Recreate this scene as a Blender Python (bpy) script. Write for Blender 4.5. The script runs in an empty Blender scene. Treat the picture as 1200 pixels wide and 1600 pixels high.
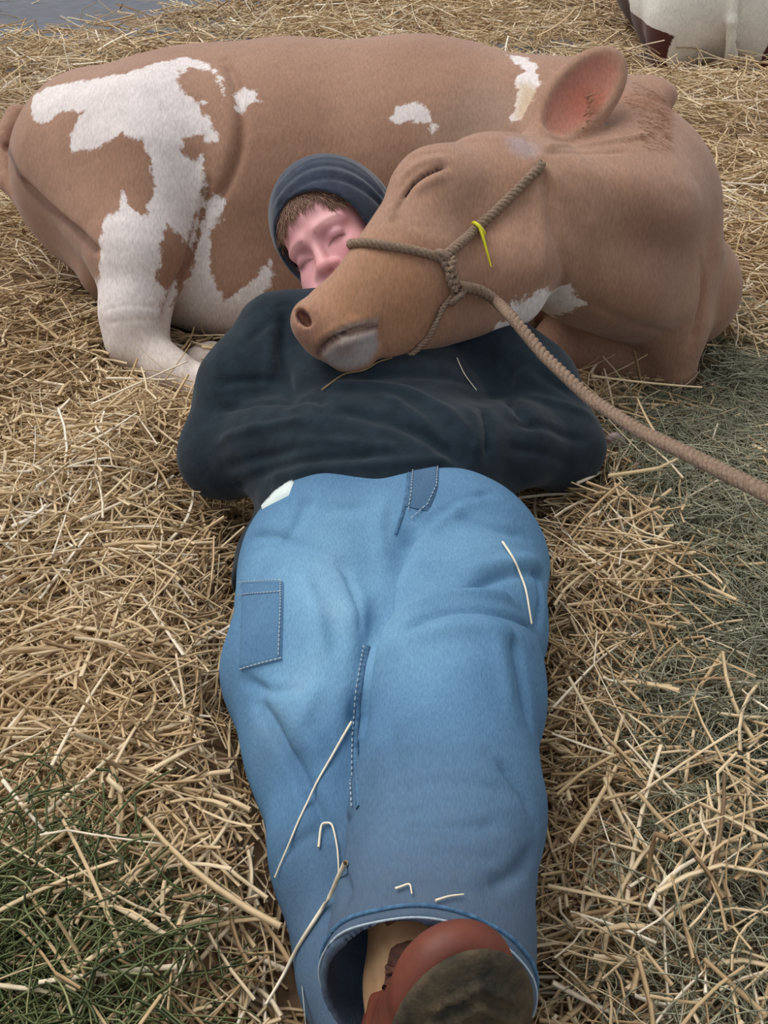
import bpy, bmesh, math, random
import numpy as np
from mathutils import Vector, Matrix
from mathutils.bvhtree import BVHTree

random.seed(7)
RNG = np.random.default_rng(7)
SC = bpy.context.scene
COL = SC.collection

# ------------------------------------------------------------------ camera, sky, sun, exposure
FOC, CH, PITCH = 1600.0, 1.10, math.radians(36)
cam_data = bpy.data.cameras.new('camera')
cam_data.sensor_fit = 'VERTICAL'
cam_data.sensor_height = 24.0
cam_data.lens = 24.0 * FOC / 1600.0
cam_data.clip_start = 0.02
cam = bpy.data.objects.new('camera', cam_data)
cam.location = (0, 0, CH)
cam.rotation_euler = (math.pi / 2 - PITCH, 0, 0)
COL.objects.link(cam)
SC.camera = cam

world = bpy.data.worlds.new('world')
SC.world = world
world.use_nodes = True
bg = world.node_tree.nodes['Background']
bg.inputs[0].default_value = (0.90, 0.95, 1.0, 1)
bg.inputs[1].default_value = 0.56
sun_d = bpy.data.lights.new('sun', 'SUN')
sun_d.energy = 2.55
sun_d.angle = math.radians(50)
sun_d.color = (1.0, 0.965, 0.93)
sun = bpy.data.objects.new('sun', sun_d)
sun.rotation_euler = Vector((-0.45, 0.25, 0.95)).to_track_quat('Z', 'Y').to_euler()
COL.objects.link(sun)
SC.view_settings.view_transform = 'Standard'
SC.view_settings.look = 'None'
SC.view_settings.gamma = 1
SC.view_settings.exposure = 0.0
SC.view_settings.use_curve_mapping = False

CAMP = np.array([0, 0, CH])
RX = np.array([1.0, 0, 0])
FW = np.array([0, math.cos(PITCH), -math.sin(PITCH)])
UPV = np.array([0, math.sin(PITCH), math.cos(PITCH)])
TO = -FW


def W(x, y, d):
    """world point seen at (x, y) of the 1200x1600 photograph, d metres along the viewing axis"""
    return CAMP + d * (FW + (x - 600) / FOC * RX + (800 - y) / FOC * UPV)


def G(x, y, z):
    """the same, at height z"""
    dr = FW + (x - 600) / FOC * RX + (800 - y) / FOC * UPV
    return CAMP + dr * ((z - CH) / dr[2])


# ------------------------------------------------------------------ scene helpers
def tag(o, label=None, cat=None, group=None, kind=None):
    if label: o['label'] = label
    if cat: o['category'] = cat
    if group: o['group'] = group
    if kind: o['kind'] = kind
    return o


def link(name, me, parent=None, mat=None, smooth=True):
    o = bpy.data.objects.new(name, me)
    COL.objects.link(o)
    if parent is not None: o.parent = parent
    if mat is not None: me.materials.append(mat)
    if smooth: me.polygons.foreach_set('use_smooth', np.ones(len(me.polygons), bool))
    return o


def np_mesh(name, V, F):
    """mesh from vertices (N,3) and faces (M,k) of one size"""
    V = np.asarray(V, np.float32); F = np.asarray(F, np.int32)
    me = bpy.data.meshes.new(name)
    me.vertices.add(len(V)); me.vertices.foreach_set('co', V.ravel())
    k = F.shape[1]
    me.loops.add(F.size); me.loops.foreach_set('vertex_index', F.ravel())
    me.polygons.add(len(F)); me.polygons.foreach_set('loop_start', np.arange(0, F.size, k, dtype=np.int32))
    me.update(calc_edges=True)
    return me


def attr(me, name, vals):
    a = me.attributes.new(name, 'FLOAT', 'POINT')
    a.data.foreach_set('value', np.asarray(vals, np.float32))


def cattr(me, name, cols):
    a = me.attributes.new(name, 'FLOAT_COLOR', 'POINT')
    c = np.ones((len(cols), 4), np.float32); c[:, :3] = cols
    a.data.foreach_set('color', c.ravel())


def verts(me):
    v = np.empty(len(me.vertices) * 3, np.float32); me.vertices.foreach_get('co', v); return v.reshape(-1, 3)


def normals(me):
    v = np.empty(len(me.vertices) * 3, np.float32); me.vertices.foreach_get('normal', v); return v.reshape(-1, 3)


def set_verts(me, V):
    me.vertices.foreach_set('co', np.asarray(V, np.float32).ravel()); me.update()


# ------------------------------------------------------------------ smooth implicit bodies
class Body:
    def __init__(s): s.ops = []

    def rc(s, a, b, ra, rb, k=.04, q=None, sub=False):
        """tapered limb from a to b; q = stretch factors dividing the local axes (x, y, z)"""
        s.ops.append(('rc', np.array(a, float), np.array(b, float), ra, rb, k, q, sub)); return s

    def el(s, c, r, R=None, k=.04, sub=False):
        """ellipsoid; rows of R are its axes"""
        s.ops.append(('el', np.array(c, float), np.array(r, float), np.eye(3) if R is None else np.array(R, float), k, sub)); return s

    def cut(s, p, n, k=.005):
        """remove what lies on the side of the plane n points to"""
        n = np.array(n, float); n /= np.linalg.norm(n)
        s.ops.append(('cut', np.array(p, float), n, k)); return s

    def chain(s, pts, k=.04, q=None):
        for (a, ra), (b, rb) in zip(pts[:-1], pts[1:]): s.rc(a, b, ra, rb, k, q)
        return s

    def __call__(s, P):
        d = np.full(len(P), 9.0, np.float32)
        for op in s.ops:
            if op[0] == 'rc':
                _, a, b, ra, rb, k, q, sub = op
                if q is not None:
                    qq = np.array(q, float); Pp = (P - a) * qq; ab = (b - a) * qq
                else:
                    Pp = P - a; ab = b - a
                t = np.clip(Pp @ ab / (ab @ ab), 0, 1)
                e = np.sqrt(((Pp - t[:, None] * ab) ** 2).sum(1)) - (ra + t * (rb - ra))
                if q is not None: e = e / max(q)
            elif op[0] == 'el':
                _, c, r, R, k, sub = op
                L = (P - c) @ R.T
                k0 = np.sqrt(((L / r) ** 2).sum(1)); k1 = np.sqrt(((L / r ** 2) ** 2).sum(1)) + 1e-9
                e = k0 * (k0 - 1) / k1
            else:
                _, p, n, k = op
                e = -((P - p) @ n); sub = True
                e = -e if False else e
                e = (P - p) @ n
                h = np.clip(.5 + .5 * (d - e) / k, 0, 1)
                d = e * (1 - h) + d * h + k * h * (1 - h)
                continue
            if sub:
                e = -e
                h = np.clip(.5 + .5 * (d - e) / k, 0, 1)
                d = e * (1 - h) + d * h + k * h * (1 - h)
            else:
                h = np.clip(.5 + .5 * (e - d) / k, 0, 1)
                d = e * (1 - h) + d * h - k * h * (1 - h)
        return d.astype(np.float32)


def surface(f, lo, hi, h, name):
    lo = np.array(lo, float); hi = np.array(hi, float); B = 8
    nb = np.ceil((hi - lo) / (h * B)).astype(int)
    n = nb * B
    ax = [lo[i] + h * (np.arange(n[i]) + .5) for i in range(3)]
    cx = [lo[i] + h * B * (np.arange(nb[i]) + .5) for i in range(3)]
    C = np.stack(np.meshgrid(*cx, indexing='ij'), -1).reshape(-1, 3)
    dc = f(C)
    D = np.repeat(np.repeat(np.repeat(dc.reshape(nb), B, 0), B, 1), B, 2)
    near = np.nonzero(np.abs(dc) < h * B * 1.35)[0]
    D4 = D.reshape(nb[0], B, nb[1], B, nb[2], B)
    off = np.stack(np.meshgrid(*[(np.arange(B) - B / 2 + .5) * h] * 3, indexing='ij'), -1).reshape(-1, 3)
    for s in range(0, len(near), 400):
        ids = near[s:s + 400]
        P = (C[ids][:, None, :] + off[None]).reshape(-1, 3)
        v = f(P).reshape(len(ids), B, B, B)
        ii, jj, kk = np.unravel_index(ids, nb)
        D4[ii, :, jj, :, kk, :] = v
    D = D4.reshape(n)
    ins = D < 0
    # surface nets
    cs = np.zeros(np.array(D.shape) - 1, np.int8)
    for a in (0, 1):
        for b in (0, 1):
            for c in (0, 1):
                cs += ins[a:n[0] - 1 + a, b:n[1] - 1 + b, c:n[2] - 1 + c]
    act = (cs > 0) & (cs < 8)
    I = np.stack(np.nonzero(act), -1)
    idx = np.full(act.shape, -1, np.int32); idx[act] = np.arange(len(I))
    acc = np.zeros((len(I), 3)); cnt = np.zeros(len(I))
    corners = [(a, b, c) for a in (0, 1) for b in (0, 1) for c in (0, 1)]
    for p in corners:
        for axi in range(3):
            if p[axi]: continue
            q = list(p); q[axi] = 1
            d0 = D[I[:, 0] + p[0], I[:, 1] + p[1], I[:, 2] + p[2]]; d1 = D[I[:, 0] + q[0], I[:, 1] + q[1], I[:, 2] + q[2]]
            m = (d0 < 0) != (d1 < 0)
            t = d0[m] / (d0[m] - d1[m])
            pos = np.tile(np.array(p, float), (m.sum(), 1)); pos[:, axi] += t
            acc[m] += pos; cnt[m] += 1
    V = lo + h * .5 + h * (I + acc / cnt[:, None])
    faces = []
    for axi in range(3):
        u, w = [(1, 2), (2, 0), (0, 1)][axi]
        A = [slice(None)] * 3; Bs = [slice(None)] * 3
        A[axi] = slice(0, -1); Bs[axi] = slice(1, None)
        sg = ins[tuple(A)] != ins[tuple(Bs)]
        E = np.stack(np.nonzero(sg), -1)
        E = E[(E[:, u] > 0) & (E[:, w] > 0) & (E[:, u] < n[u] - 1) & (E[:, w] < n[w] - 1)]
        inn = ins[E[:, 0], E[:, 1], E[:, 2]]

        def g(du, dw):
            c = E.copy(); c[:, u] -= du; c[:, w] -= dw
            return idx[c[:, 0], c[:, 1], c[:, 2]]
        q = np.stack([g(1, 1), g(0, 1), g(0, 0), g(1, 0)], -1)
        q[~inn] = q[~inn][:, ::-1]
        faces.append(q)
    F = np.concatenate(faces); F = F[(F >= 0).all(1)]
    me = np_mesh(name, V, F)
    return me


def bvh(me):
    return BVHTree.FromPolygons([v.co for v in me.vertices], [tuple(p.vertices) for p in me.polygons])


def hit(tree, x, y, off=0.0):
    dr = Vector(FW + (x - 600) / FOC * RX + (800 - y) / FOC * UPV).normalized()
    p, nn, _, _ = tree.ray_cast(Vector(CAMP), dr)
    if p is None: return None
    if nn.dot(dr) > 0: nn = -nn
    return np.array(p + nn * off)


def hits(tree, pts, off=0.0, sub=1):
    out = []
    P = []
    for (a, b) in zip(pts[:-1], pts[1:]):
        for t in range(sub): P.append((a[0] + (b[0] - a[0]) * t / sub, a[1] + (b[1] - a[1]) * t / sub))
    P.append(pts[-1])
    for p in P:
        h = hit(tree, p[0], p[1], off)
        if h is not None: out.append(h)
    return np.array(out)


def seg_dist(P, L):
    best = np.full(len(P), 9.0)
    for a, b in zip(L[:-1], L[1:]):
        ab = b - a; t = np.clip((P - a) @ ab / (ab @ ab + 1e-12), 0, 1)
        best = np.minimum(best, np.sqrt(((P - a - t[:, None] * ab) ** 2).sum(1)))
    return best


def fold(me, tree, pts, amp, width, sub=3):
    """raise (amp > 0) or press in (amp < 0) a soft fold along a line on the surface, fading at its ends"""
    L = hits(tree, pts, 0, sub)
    if len(L) < 2: return
    for _ in range(4): L[1:-1] = (L[:-2] + 2 * L[1:-1] + L[2:]) / 4
    V = verts(me); N = normals(me)
    lo = L.min(0) - width * 3; hi = L.max(0) + width * 3
    m = ((V > lo) & (V < hi)).all(1)
    if not m.any(): return
    d = seg_dist(V[m], L)
    e = np.minimum(np.linalg.norm(V[m] - L[0], axis=1), np.linalg.norm(V[m] - L[-1], axis=1))
    fade = np.clip(e / (width * 3) + .25, 0, 1)
    V[m] += N[m] * (amp * fade * np.exp(-(d / width) ** 2))[:, None]
    set_verts(me, V)


def patch_sd(V, N, tree, poly, thick=.12, face=None):
    """signed distance (metres, positive inside) of surface points to a patch whose outline is poly, measured in the patch's own plane"""
    L = hits(tree, poly + [poly[0]], 0, 2)[:-1]
    c = L.mean(0)
    u, s, vt = np.linalg.svd(L - c)
    nrm = vt[2]
    if nrm @ (CAMP - c) < 0: nrm = -nrm
    Q = (V - c) @ vt[:2].T; Z = (V - c) @ nrm
    Lp = (L - c) @ vt[:2].T
    d = seg_dist(np.c_[Q, np.zeros(len(Q))], np.c_[np.r_[Lp, Lp[:1]], np.zeros(len(Lp) + 1)])
    ins = np.zeros(len(Q), bool)
    for a, b in zip(Lp, np.roll(Lp, -1, 0)):
        cnd = (a[1] > Q[:, 1]) != (b[1] > Q[:, 1])
        xs = (b[0] - a[0]) * (Q[:, 1] - a[1]) / (b[1] - a[1] + 1e-12) + a[0]
        ins ^= cnd & (Q[:, 0] < xs)
    sd = np.where(ins, d, -d)
    sd = np.where((np.abs(Z) < thick) & (N @ nrm > -.25), sd, -.5)
    return sd


# ------------------------------------------------------------------ materials
def mat(name):
    m = bpy.data.materials.new(name); m.use_nodes = True
    nt = m.node_tree; b = nt.nodes['Principled BSDF']
    return m, nt, b


def nd(nt, t, **kw):
    n = nt.nodes.new(t)
    for k, v in kw.items():
        if isinstance(k, str) and hasattr(n, k): setattr(n, k, v)
    return n


def noise(nt, scale, detail=4, rough=.55, stretch=None, vec=None):
    tc = nd(nt, 'ShaderNodeTexCoord')
    n = nd(nt, 'ShaderNodeTexNoise'); n.inputs['Scale'].default_value = scale
    n.inputs['Detail'].default_value = detail; n.inputs['Roughness'].default_value = rough
    src = vec if vec is not None else tc.outputs['Object']
    if stretch:
        mp = nd(nt, 'ShaderNodeMapping'); mp.inputs['Scale'].default_value = stretch
        nt.links.new(src, mp.inputs[0]); src = mp.outputs[0]
    nt.links.new(src, n.inputs['Vector'])
    return n.outputs['Fac']


def ramp(nt, fac, stops, interp='LINEAR'):
    r = nd(nt, 'ShaderNodeValToRGB'); r.color_ramp.interpolation = interp
    e = r.color_ramp.elements
    while len(e) < len(stops): e.new(.5)
    for i, (p, c) in enumerate(stops):
        e[i].position = p; e[i].color = (*c, 1)
    nt.links.new(fac, r.inputs[0]); return r.outputs[0]


def mixc(nt, fac, a, b, mode='MIX'):
    m = nd(nt, 'ShaderNodeMix'); m.data_type = 'RGBA'; m.blend_type = mode
    for sock, v in ((m.inputs[0], fac), (m.inputs[6], a), (m.inputs[7], b)):
        if hasattr(v, 'links') or isinstance(v, bpy.types.NodeSocket): nt.links.new(v, sock)
        elif isinstance(v, (int, float)): sock.default_value = v
        else: sock.default_value = (*v, 1)
    return m.outputs[2]


def mth(nt, op, a, b=0.0, clamp=False):
    m = nd(nt, 'ShaderNodeMath'); m.operation = op; m.use_clamp = clamp
    for s, v in ((m.inputs[0], a), (m.inputs[1], b)):
        if isinstance(v, bpy.types.NodeSocket): nt.links.new(v, s)
        else: s.default_value = v
    return m.outputs[0]


def at(nt, name, color=False):
    a = nd(nt, 'ShaderNodeAttribute'); a.attribute_name = name
    return a.outputs['Color'] if color else a.outputs['Fac']


def bump(nt, b, h, strength=.3, dist=.002):
    n = nd(nt, 'ShaderNodeBump'); n.inputs['Strength'].default_value = strength; n.inputs['Distance'].default_value = dist
    nt.links.new(h, n.inputs['Height']); nt.links.new(n.outputs[0], b.inputs['Normal'])


def S(r, g, b):
    f = lambda c: (c / 255 / 12.92) if c / 255 <= .04045 else ((c / 255 + .055) / 1.055) ** 2.4
    return (f(r), f(g), f(b))


def fur_material(name, base, base2, white=S(238, 226, 222), whitescale=.006, relief=True):
    m, nt, b = mat(name)
    big = noise(nt, 5, 3)
    mid = noise(nt, 28, 4, .6)
    hair = noise(nt, 260, 3, .6, (1, .35, .35))
    c = ramp(nt, big, [(.3, base), (.7, base2)])
    c = mixc(nt, mth(nt, 'MULTIPLY', mid, .5), c, tuple(x * .72 for x in base))
    tint = at(nt, 'tint', True); ta = at(nt, 'tintw')
    c = mixc(nt, ta, c, tint)
    ragged = mth(nt, 'MULTIPLY', mth(nt, 'SUBTRACT', noise(nt, 45, 5, .7), .5), .045)
    w = mth(nt, 'ADD', at(nt, 'white'), ragged)
    w = mth(nt, 'DIVIDE', mth(nt, 'ADD', w, whitescale * .5), whitescale, True)
    wc = ramp(nt, mid, [(.25, tuple(x * .86 for x in white)), (.7, white)])
    wc = mixc(nt, mth(nt, 'MULTIPLY', at(nt, 'soil'), .8), wc, S(196, 168, 130))
    c = mixc(nt, w, c, wc)
    c = mixc(nt, .42, c, mixc(nt, 1.0, c, ramp(nt, hair, [(.3, (.55, .55, .55)), (.7, (1.25, 1.25, 1.25))]), 'MULTIPLY'))
    nt.links.new(c, b.inputs['Base Color'])
    b.inputs['Roughness'].default_value = .72
    b.inputs['Sheen Weight'].default_value = .18; b.inputs['Sheen Roughness'].default_value = .5
    b.inputs['Specular IOR Level'].default_value = .25
    if relief: bump(nt, b, mth(nt, 'ADD', mth(nt, 'MULTIPLY', mid, .5), hair), .35, .002)
    return m


M = {}
M['cow'] = fur_material('red_brown_coat', S(162, 121, 98), S(177, 137, 113))
M['cow2'] = fur_material('dark_red_coat', S(74, 34, 30), S(92, 44, 36), S(236, 232, 222), .01)


def straw_material(name, stops, rough=.6):
    m, nt, b = mat(name)
    c = ramp(nt, at(nt, 'rnd'), stops)
    n = noise(nt, 60, 2)
    c = mixc(nt, .35, c, mixc(nt, 1.0, c, ramp(nt, n, [(.3, (.55, .55, .55)), (.7, (1.3, 1.3, 1.3))]), 'MULTIPLY'))
    nt.links.new(c, b.inputs['Base Color']); b.inputs['Roughness'].default_value = rough
    b.inputs['Specular IOR Level'].default_value = .35
    return m


M['straw'] = straw_material('dry_straw', [(0, S(120, 96, 70)), (.2, S(172, 142, 104)), (.5, S(212, 184, 142)), (.78, S(228, 206, 170)), (1, S(248, 238, 218))])
M['hay'] = straw_material('grey_green_hay', [(0, S(98, 98, 82)), (.3, S(134, 134, 112)), (.65, S(164, 164, 140)), (.88, S(176, 170, 144)), (1, S(214, 204, 176))])
M['green'] = straw_material('fresh_green_hay', [(0, S(56, 66, 42)), (.35, S(90, 102, 62)), (.7, S(118, 128, 82)), (1, S(176, 170, 124))])

m, nt, b = mat('trampled_bedding')
c = ramp(nt, noise(nt, 30, 5, .7), [(.3, S(92, 72, 54)), (.6, S(140, 112, 84)), (.8, S(164, 136, 104))])
nt.links.new(c, b.inputs['Base Color']); b.inputs['Roughness'].default_value = .9
M['ground'] = m
m, nt, b = mat('grey_pavement')
c = ramp(nt, noise(nt, 14, 6, .7), [(.3, S(84, 86, 94)), (.7, S(104, 106, 114))])
nt.links.new(c, b.inputs['Base Color']); b.inputs['Roughness'].default_value = .7
M['pave'] = m

# denim
m, nt, b = mat('washed_denim')
tc = nd(nt, 'ShaderNodeTexCoord')
big = noise(nt, 7, 3)
weave = noise(nt, 800, 2, .6, (1, .16, .5))
fine = noise(nt, 60, 4, .7)
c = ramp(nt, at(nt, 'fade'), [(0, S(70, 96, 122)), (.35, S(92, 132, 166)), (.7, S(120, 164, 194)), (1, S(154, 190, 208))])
c = mixc(nt, .5, c, mixc(nt, 1.0, c, ramp(nt, big, [(.35, (.78, .8, .84)), (.65, (1.12, 1.1, 1.08))]), 'MULTIPLY'))
c = mixc(nt, .45, c, mixc(nt, 1.0, c, ramp(nt, weave, [(.35, (.62, .68, .76)), (.65, (1.3, 1.24, 1.18))]), 'MULTIPLY'))
dirt = mth(nt, 'MULTIPLY', at(nt, 'dirt'), mth(nt, 'ADD', fine, .25), True)
c = mixc(nt, dirt, c, S(92, 96, 104))
nt.links.new(c, b.inputs['Base Color']); b.inputs['Roughness'].default_value = .85
b.inputs['Specular IOR Level'].default_value = .2
bump(nt, b, mth(nt, 'ADD', weave, mth(nt, 'MULTIPLY', fine, 2.0)), .35, .0015)
M['denim'] = m


def simple(name, c1, c2, scale=30, rough=.8, bs=.2, bd=.001, sheen=0, spec=.3, stretch=None):
    m, nt, b = mat(name)
    f = noise(nt, scale, 4, .6, stretch)
    nt.links.new(ramp(nt, f, [(.3, c1), (.7, c2)]), b.inputs['Base Color'])
    b.inputs['Roughness'].default_value = rough; b.inputs['Sheen Weight'].default_value = sheen
    b.inputs['Specular IOR Level'].default_value = spec
    bump(nt, b, f, bs, bd)
    return m


M['fleece'] = simple('navy_fleece', S(26, 36, 44), S(36, 48, 57), 40, .95, .6, .003, .12, .15)
M['hood'] = simple('slate_hood', S(42, 50, 64), S(58, 66, 82), 60, .9, .4, .002, .3, .15)
M['denim_dark'] = simple('denim_seam', S(58, 88, 118), S(92, 130, 160), 160, .85, .4, .002, 0, .2)
M['denim_in'] = simple('denim_inside', S(38, 48, 60), S(52, 62, 74), 160, .9, .3, .002, 0, .2)
M['thread'] = simple('pale_thread', S(150, 170, 184), S(184, 196, 204), 300, .8)
M['leather'] = simple('red_brown_leather', S(88, 42, 32), S(116, 60, 44), 22, .55, .4, .002, 0, .4)
M['suede'] = simple('tan_suede', S(150, 116, 84), S(172, 138, 104), 50, .85)
M['sole'] = simple('muddy_rubber', S(34, 35, 31), S(88, 74, 54), 38, .85, .9, .006)
M['lace'] = simple('brown_lace', S(70, 42, 36), S(96, 62, 50), 200, .8)
M['tee'] = simple('white_cotton', S(206, 220, 216), S(226, 234, 230), 40, .9)
M['rope'] = simple('tan_rope', S(116, 94, 78), S(158, 134, 114), 220, .85, .8, .002)
M['yellow'] = simple('yellow_plastic', S(214, 206, 40), S(228, 222, 60), 40, .4)
M['lash'] = simple('dark_lashes', S(60, 40, 34), S(78, 54, 46), 90, .9)
M['hair'] = simple('light_brown_hair', S(128, 98, 80), S(168, 134, 112), 120, .6, .4, .001, 0, .4)
M['tuft'] = simple('russet_hair', S(150, 108, 84), S(180, 138, 112), 60, .6, .4, .001, 0, .3)
M['pink'] = simple('pale_pink_cloth', S(196, 170, 172), S(214, 190, 188), 30, .9)

m, nt, b = mat('skin')
c = ramp(nt, noise(nt, 18, 4), [(.3, S(222, 158, 160)), (.7, S(234, 176, 176))])
c = mixc(nt, at(nt, 'tintw'), c, at(nt, 'tint', True))
nt.links.new(c, b.inputs['Base Color']); b.inputs['Roughness'].default_value = .5
b.inputs['Subsurface Weight'].default_value = .12; b.inputs['Subsurface Scale'].default_value = .006
b.inputs['Subsurface Radius'].default_value = (1, .35, .2)
M['skin'] = m


def tint_attrs(me, layers, V=None):
    """layers: (mask 0..1, colour)"""
    n = len(me.vertices); c = np.zeros((n, 3)); w = np.zeros(n)
    for mk, col in layers:
        mk = np.clip(mk, 0, 1)
        c = c * (1 - mk[:, None]) + np.array(col) * mk[:, None] if w.max() > 0 else np.tile(np.array(col), (n, 1)) * 1.0
        w = np.maximum(w, mk)
    cattr(me, 'tint', c); attr(me, 'tintw', w)


def blob(V, c, r, soft=.5):
    d = np.linalg.norm((V - c), axis=1) / r
    return np.clip((1 - d) / soft, 0, 1)


def build_tints(me, V, N, layers):
    """layers: (mask, colour, strength); later layers cover earlier ones"""
    n = len(V); c = np.zeros((n, 3)); w = np.zeros(n)
    for mk, col in layers:
        mk = np.clip(mk, 0, 1)
        tot = mk + w * (1 - mk) + 1e-9
        c = (c * (w * (1 - mk))[:, None] + np.array(col) * mk[:, None]) / tot[:, None]
        w = tot - 1e-9
    cattr(me, 'tint', c); attr(me, 'tintw', w)


# ------------------------------------------------------------------ ground
def vnoise(x, y, s, seed=0):
    r = np.random.default_rng(seed); o = 0
    for k in range(7):
        a = r.uniform(0, 2 * np.pi); f = s * r.uniform(.6, 1.9); ph = r.uniform(0, 6.28)
        o = o + np.sin((x * np.cos(a) + y * np.sin(a)) * f + ph)
    return o / 4.0


def terrain(x, y):
    z = .03 + .02 * vnoise(x, y, 4, 1) + .016 * vnoise(x, y, 11, 2) + .008 * vnoise(x, y, 24, 3)
    # bedding is banked up along both sides of the sleeper and pressed down under him and the cow
    xc = np.interp(y, [.3, .8, 1.2, 1.6], [.0, .03, .0, -.02]); hw = np.interp(y, [.3, .8, 1.2, 1.6], [.16, .2, .26, .33])
    d = np.abs(x - xc) - hw
    lane = (y < 1.75)
    z = z + np.where(lane, .035 * np.exp(-((d - .12) / .1) ** 2), 0)
    z = z - np.where(lane, .05 * (1 / (1 + np.exp(d / .03))), 0)
    z = z + .05 * np.exp(-(((x + .75) / .3) ** 2 + ((y - 1.5) / .4) ** 2))
    pv = np.clip(((y - 5.0) - (x + 1.9) * 1.0) / .5, 0, 1) * (x < -.3)
    return z * (1 - .8 * pv)


xs = np.arange(-4.0, 4.01, .04); ys = np.arange(-.6, 11.0, .04)
X, Y = np.meshgrid(xs, ys, indexing='ij')
V = np.stack([X, Y, terrain(X, Y)], -1).reshape(-1, 3)
i, j = np.meshgrid(np.arange(len(xs) - 1), np.arange(len(ys) - 1), indexing='ij')
a = (i * len(ys) + j).ravel()
me = np_mesh('ground', V, np.stack([a, a + len(ys), a + len(ys) + 1, a + 1], -1))
o = link('ground', me, None, M['ground'])
tag(o, 'trampled brown bedding under the loose straw', 'ground', kind='structure')

# ------------------------------------------------------------------ the cow
cow = Body()
w = W
cow.chain([(w(180, 272, 2.50), .245), (w(300, 285, 2.46), .285), (w(450, 290, 2.45), .31), (w(650, 285, 2.42), .305), (w(840, 300, 2.38), .285)], .06)
cow.el(w(330, 150, 2.38), (.10, .06, .07), k=.08)                          # hip bone
cow.el(w(430, 430, 2.40), (.34, .19, .15), k=.09)                          # belly
cow.el(w(700, 430, 2.38), (.34, .2, .16), k=.09)
# near thigh
cow.el(w(235, 235, 2.30), (.185, .15, .17), k=.05)
cow.rc(w(150, 250, 2.38), w(210, 380, 2.24), .17, .115, .06)
cow.chain([(w(240, 270, 2.25), .13), (w(222, 400, 2.20), .083), (w(210, 490, 2.19), .064), (w(212, 535, 2.2), .058)], .05)
cow.chain([(w(212, 535, 2.2), .055), (w(262, 575, 2.17), .040), (w(330, 605, 2.13), .036), (w(385, 630, 2.10), .038)], .03)
cow.el(w(330, 562, 2.26), (.06, .05, .035), k=.015)                        # the other hind foot
cow.rc(w(330, 562, 2.26), w(420, 575, 2.24), .032, .03, .02)
cow.rc(w(150, 330, 2.5), w(160, 430, 2.36), .12, .05, .06)                 # far hock
# withers, neck, brisket
cow.rc(w(840, 230, 2.34), w(985, 215, 2.2), .14, .085, .07)
cow.chain([(w(860, 290, 2.30), .24), (w(950, 330, 2.10), .205), (w(945, 368, 1.98), .165), (w(850, 350, 1.86), .135)], .07)
cow.rc(w(1010, 330, 2.15), w(1000, 440, 2.08), .13, .12, .06)
cow.el(w(1068, 450, 2.25), (.12, .14, .13), k=.05)
cow.chain([(w(1030, 420, 2.12), .125), (w(1046, 505, 2.14), .075), (w(1050, 580, 2.17), .052)], .04)
cow.rc(w(1035, 570, 2.22), w(890, 545, 2.22), .07, .085, .03)              # folded forearm
cow.chain([(w(975, 470, 2.36), .14), (w(930, 545, 2.33), .09), (w(880, 560, 2.33), .07)], .03)
cow.el(w(1010, 150, 2.22), (.065, .06, .04), k=.03)
# head
cow.el(w(768, 300, 1.82), (.118, .118, .10), k=.05)
cow.el(w(672, 292, 1.73), (.058, .058, .05), k=.04)
cow.rc(w(690, 305, 1.75), w(547, 484, 1.63), .078, .049, .04)
cow.el(w(770, 398, 1.79), (.118, .118, .085), k=.05)
cow.rc(w(655, 440, 1.71), w(570, 490, 1.66), .088, .062, .05)
cow.el(w(523, 508, 1.63), (.063, .066, .058), k=.03)
cow.rc(w(600, 525, 1.68), w(800, 462, 1.79), .042, .055, .035)
cow.el(w(549, 546, 1.635), (.043, .030, .042), k=.014)
cow.rc(w(606, 352, 1.67), w(536, 458, 1.6), .010, .008, .03)
# nostril rim and nostril
cow.el(w(480, 500, 1.60), (.026, .032, .03), k=.02)
# ear
A = w(830, 236, 1.85); Bt = w(962, 90, 1.90)
ea = (Bt - A); el_len = np.linalg.norm(ea); ea /= el_len
en = TO * .95 + RX * .10; en = en - ea * (en @ ea); en /= np.linalg.norm(en)
es = np.cross(en, ea)
ER = np.array([ea, es, en])
ec = A + ea * el_len * .56
cow.rc(A, A + ea * .05, .03, .032, .03)
cow.el(ec, (el_len * .50, .064, .024), ER, k=.02)
cow.el(ec + en * .026 + ea * .004, (el_len * .44, .051, .026), ER, k=.008, sub=True)
cow.el(w(475, 497, 1.578), (.009, .017, .022), np.array([RX * .8 + UPV * .6, -RX * .6 + UPV * .8, TO]), k=.006, sub=True)
# tail
cow.chain([(w(30, 185, 2.6), .035), (w(2, 225, 2.56), .024), (w(14, 285, 2.52), .022), (w(55, 340, 2.46), .02), (w(110, 385, 2.42), .018), (w(150, 430, 2.38), .02)], .012)

cme = surface(cow, (-1.05, 1.35, -.04), (.98, 3.0, .82), .005, 'cow')
ct = bvh(cme)
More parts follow.
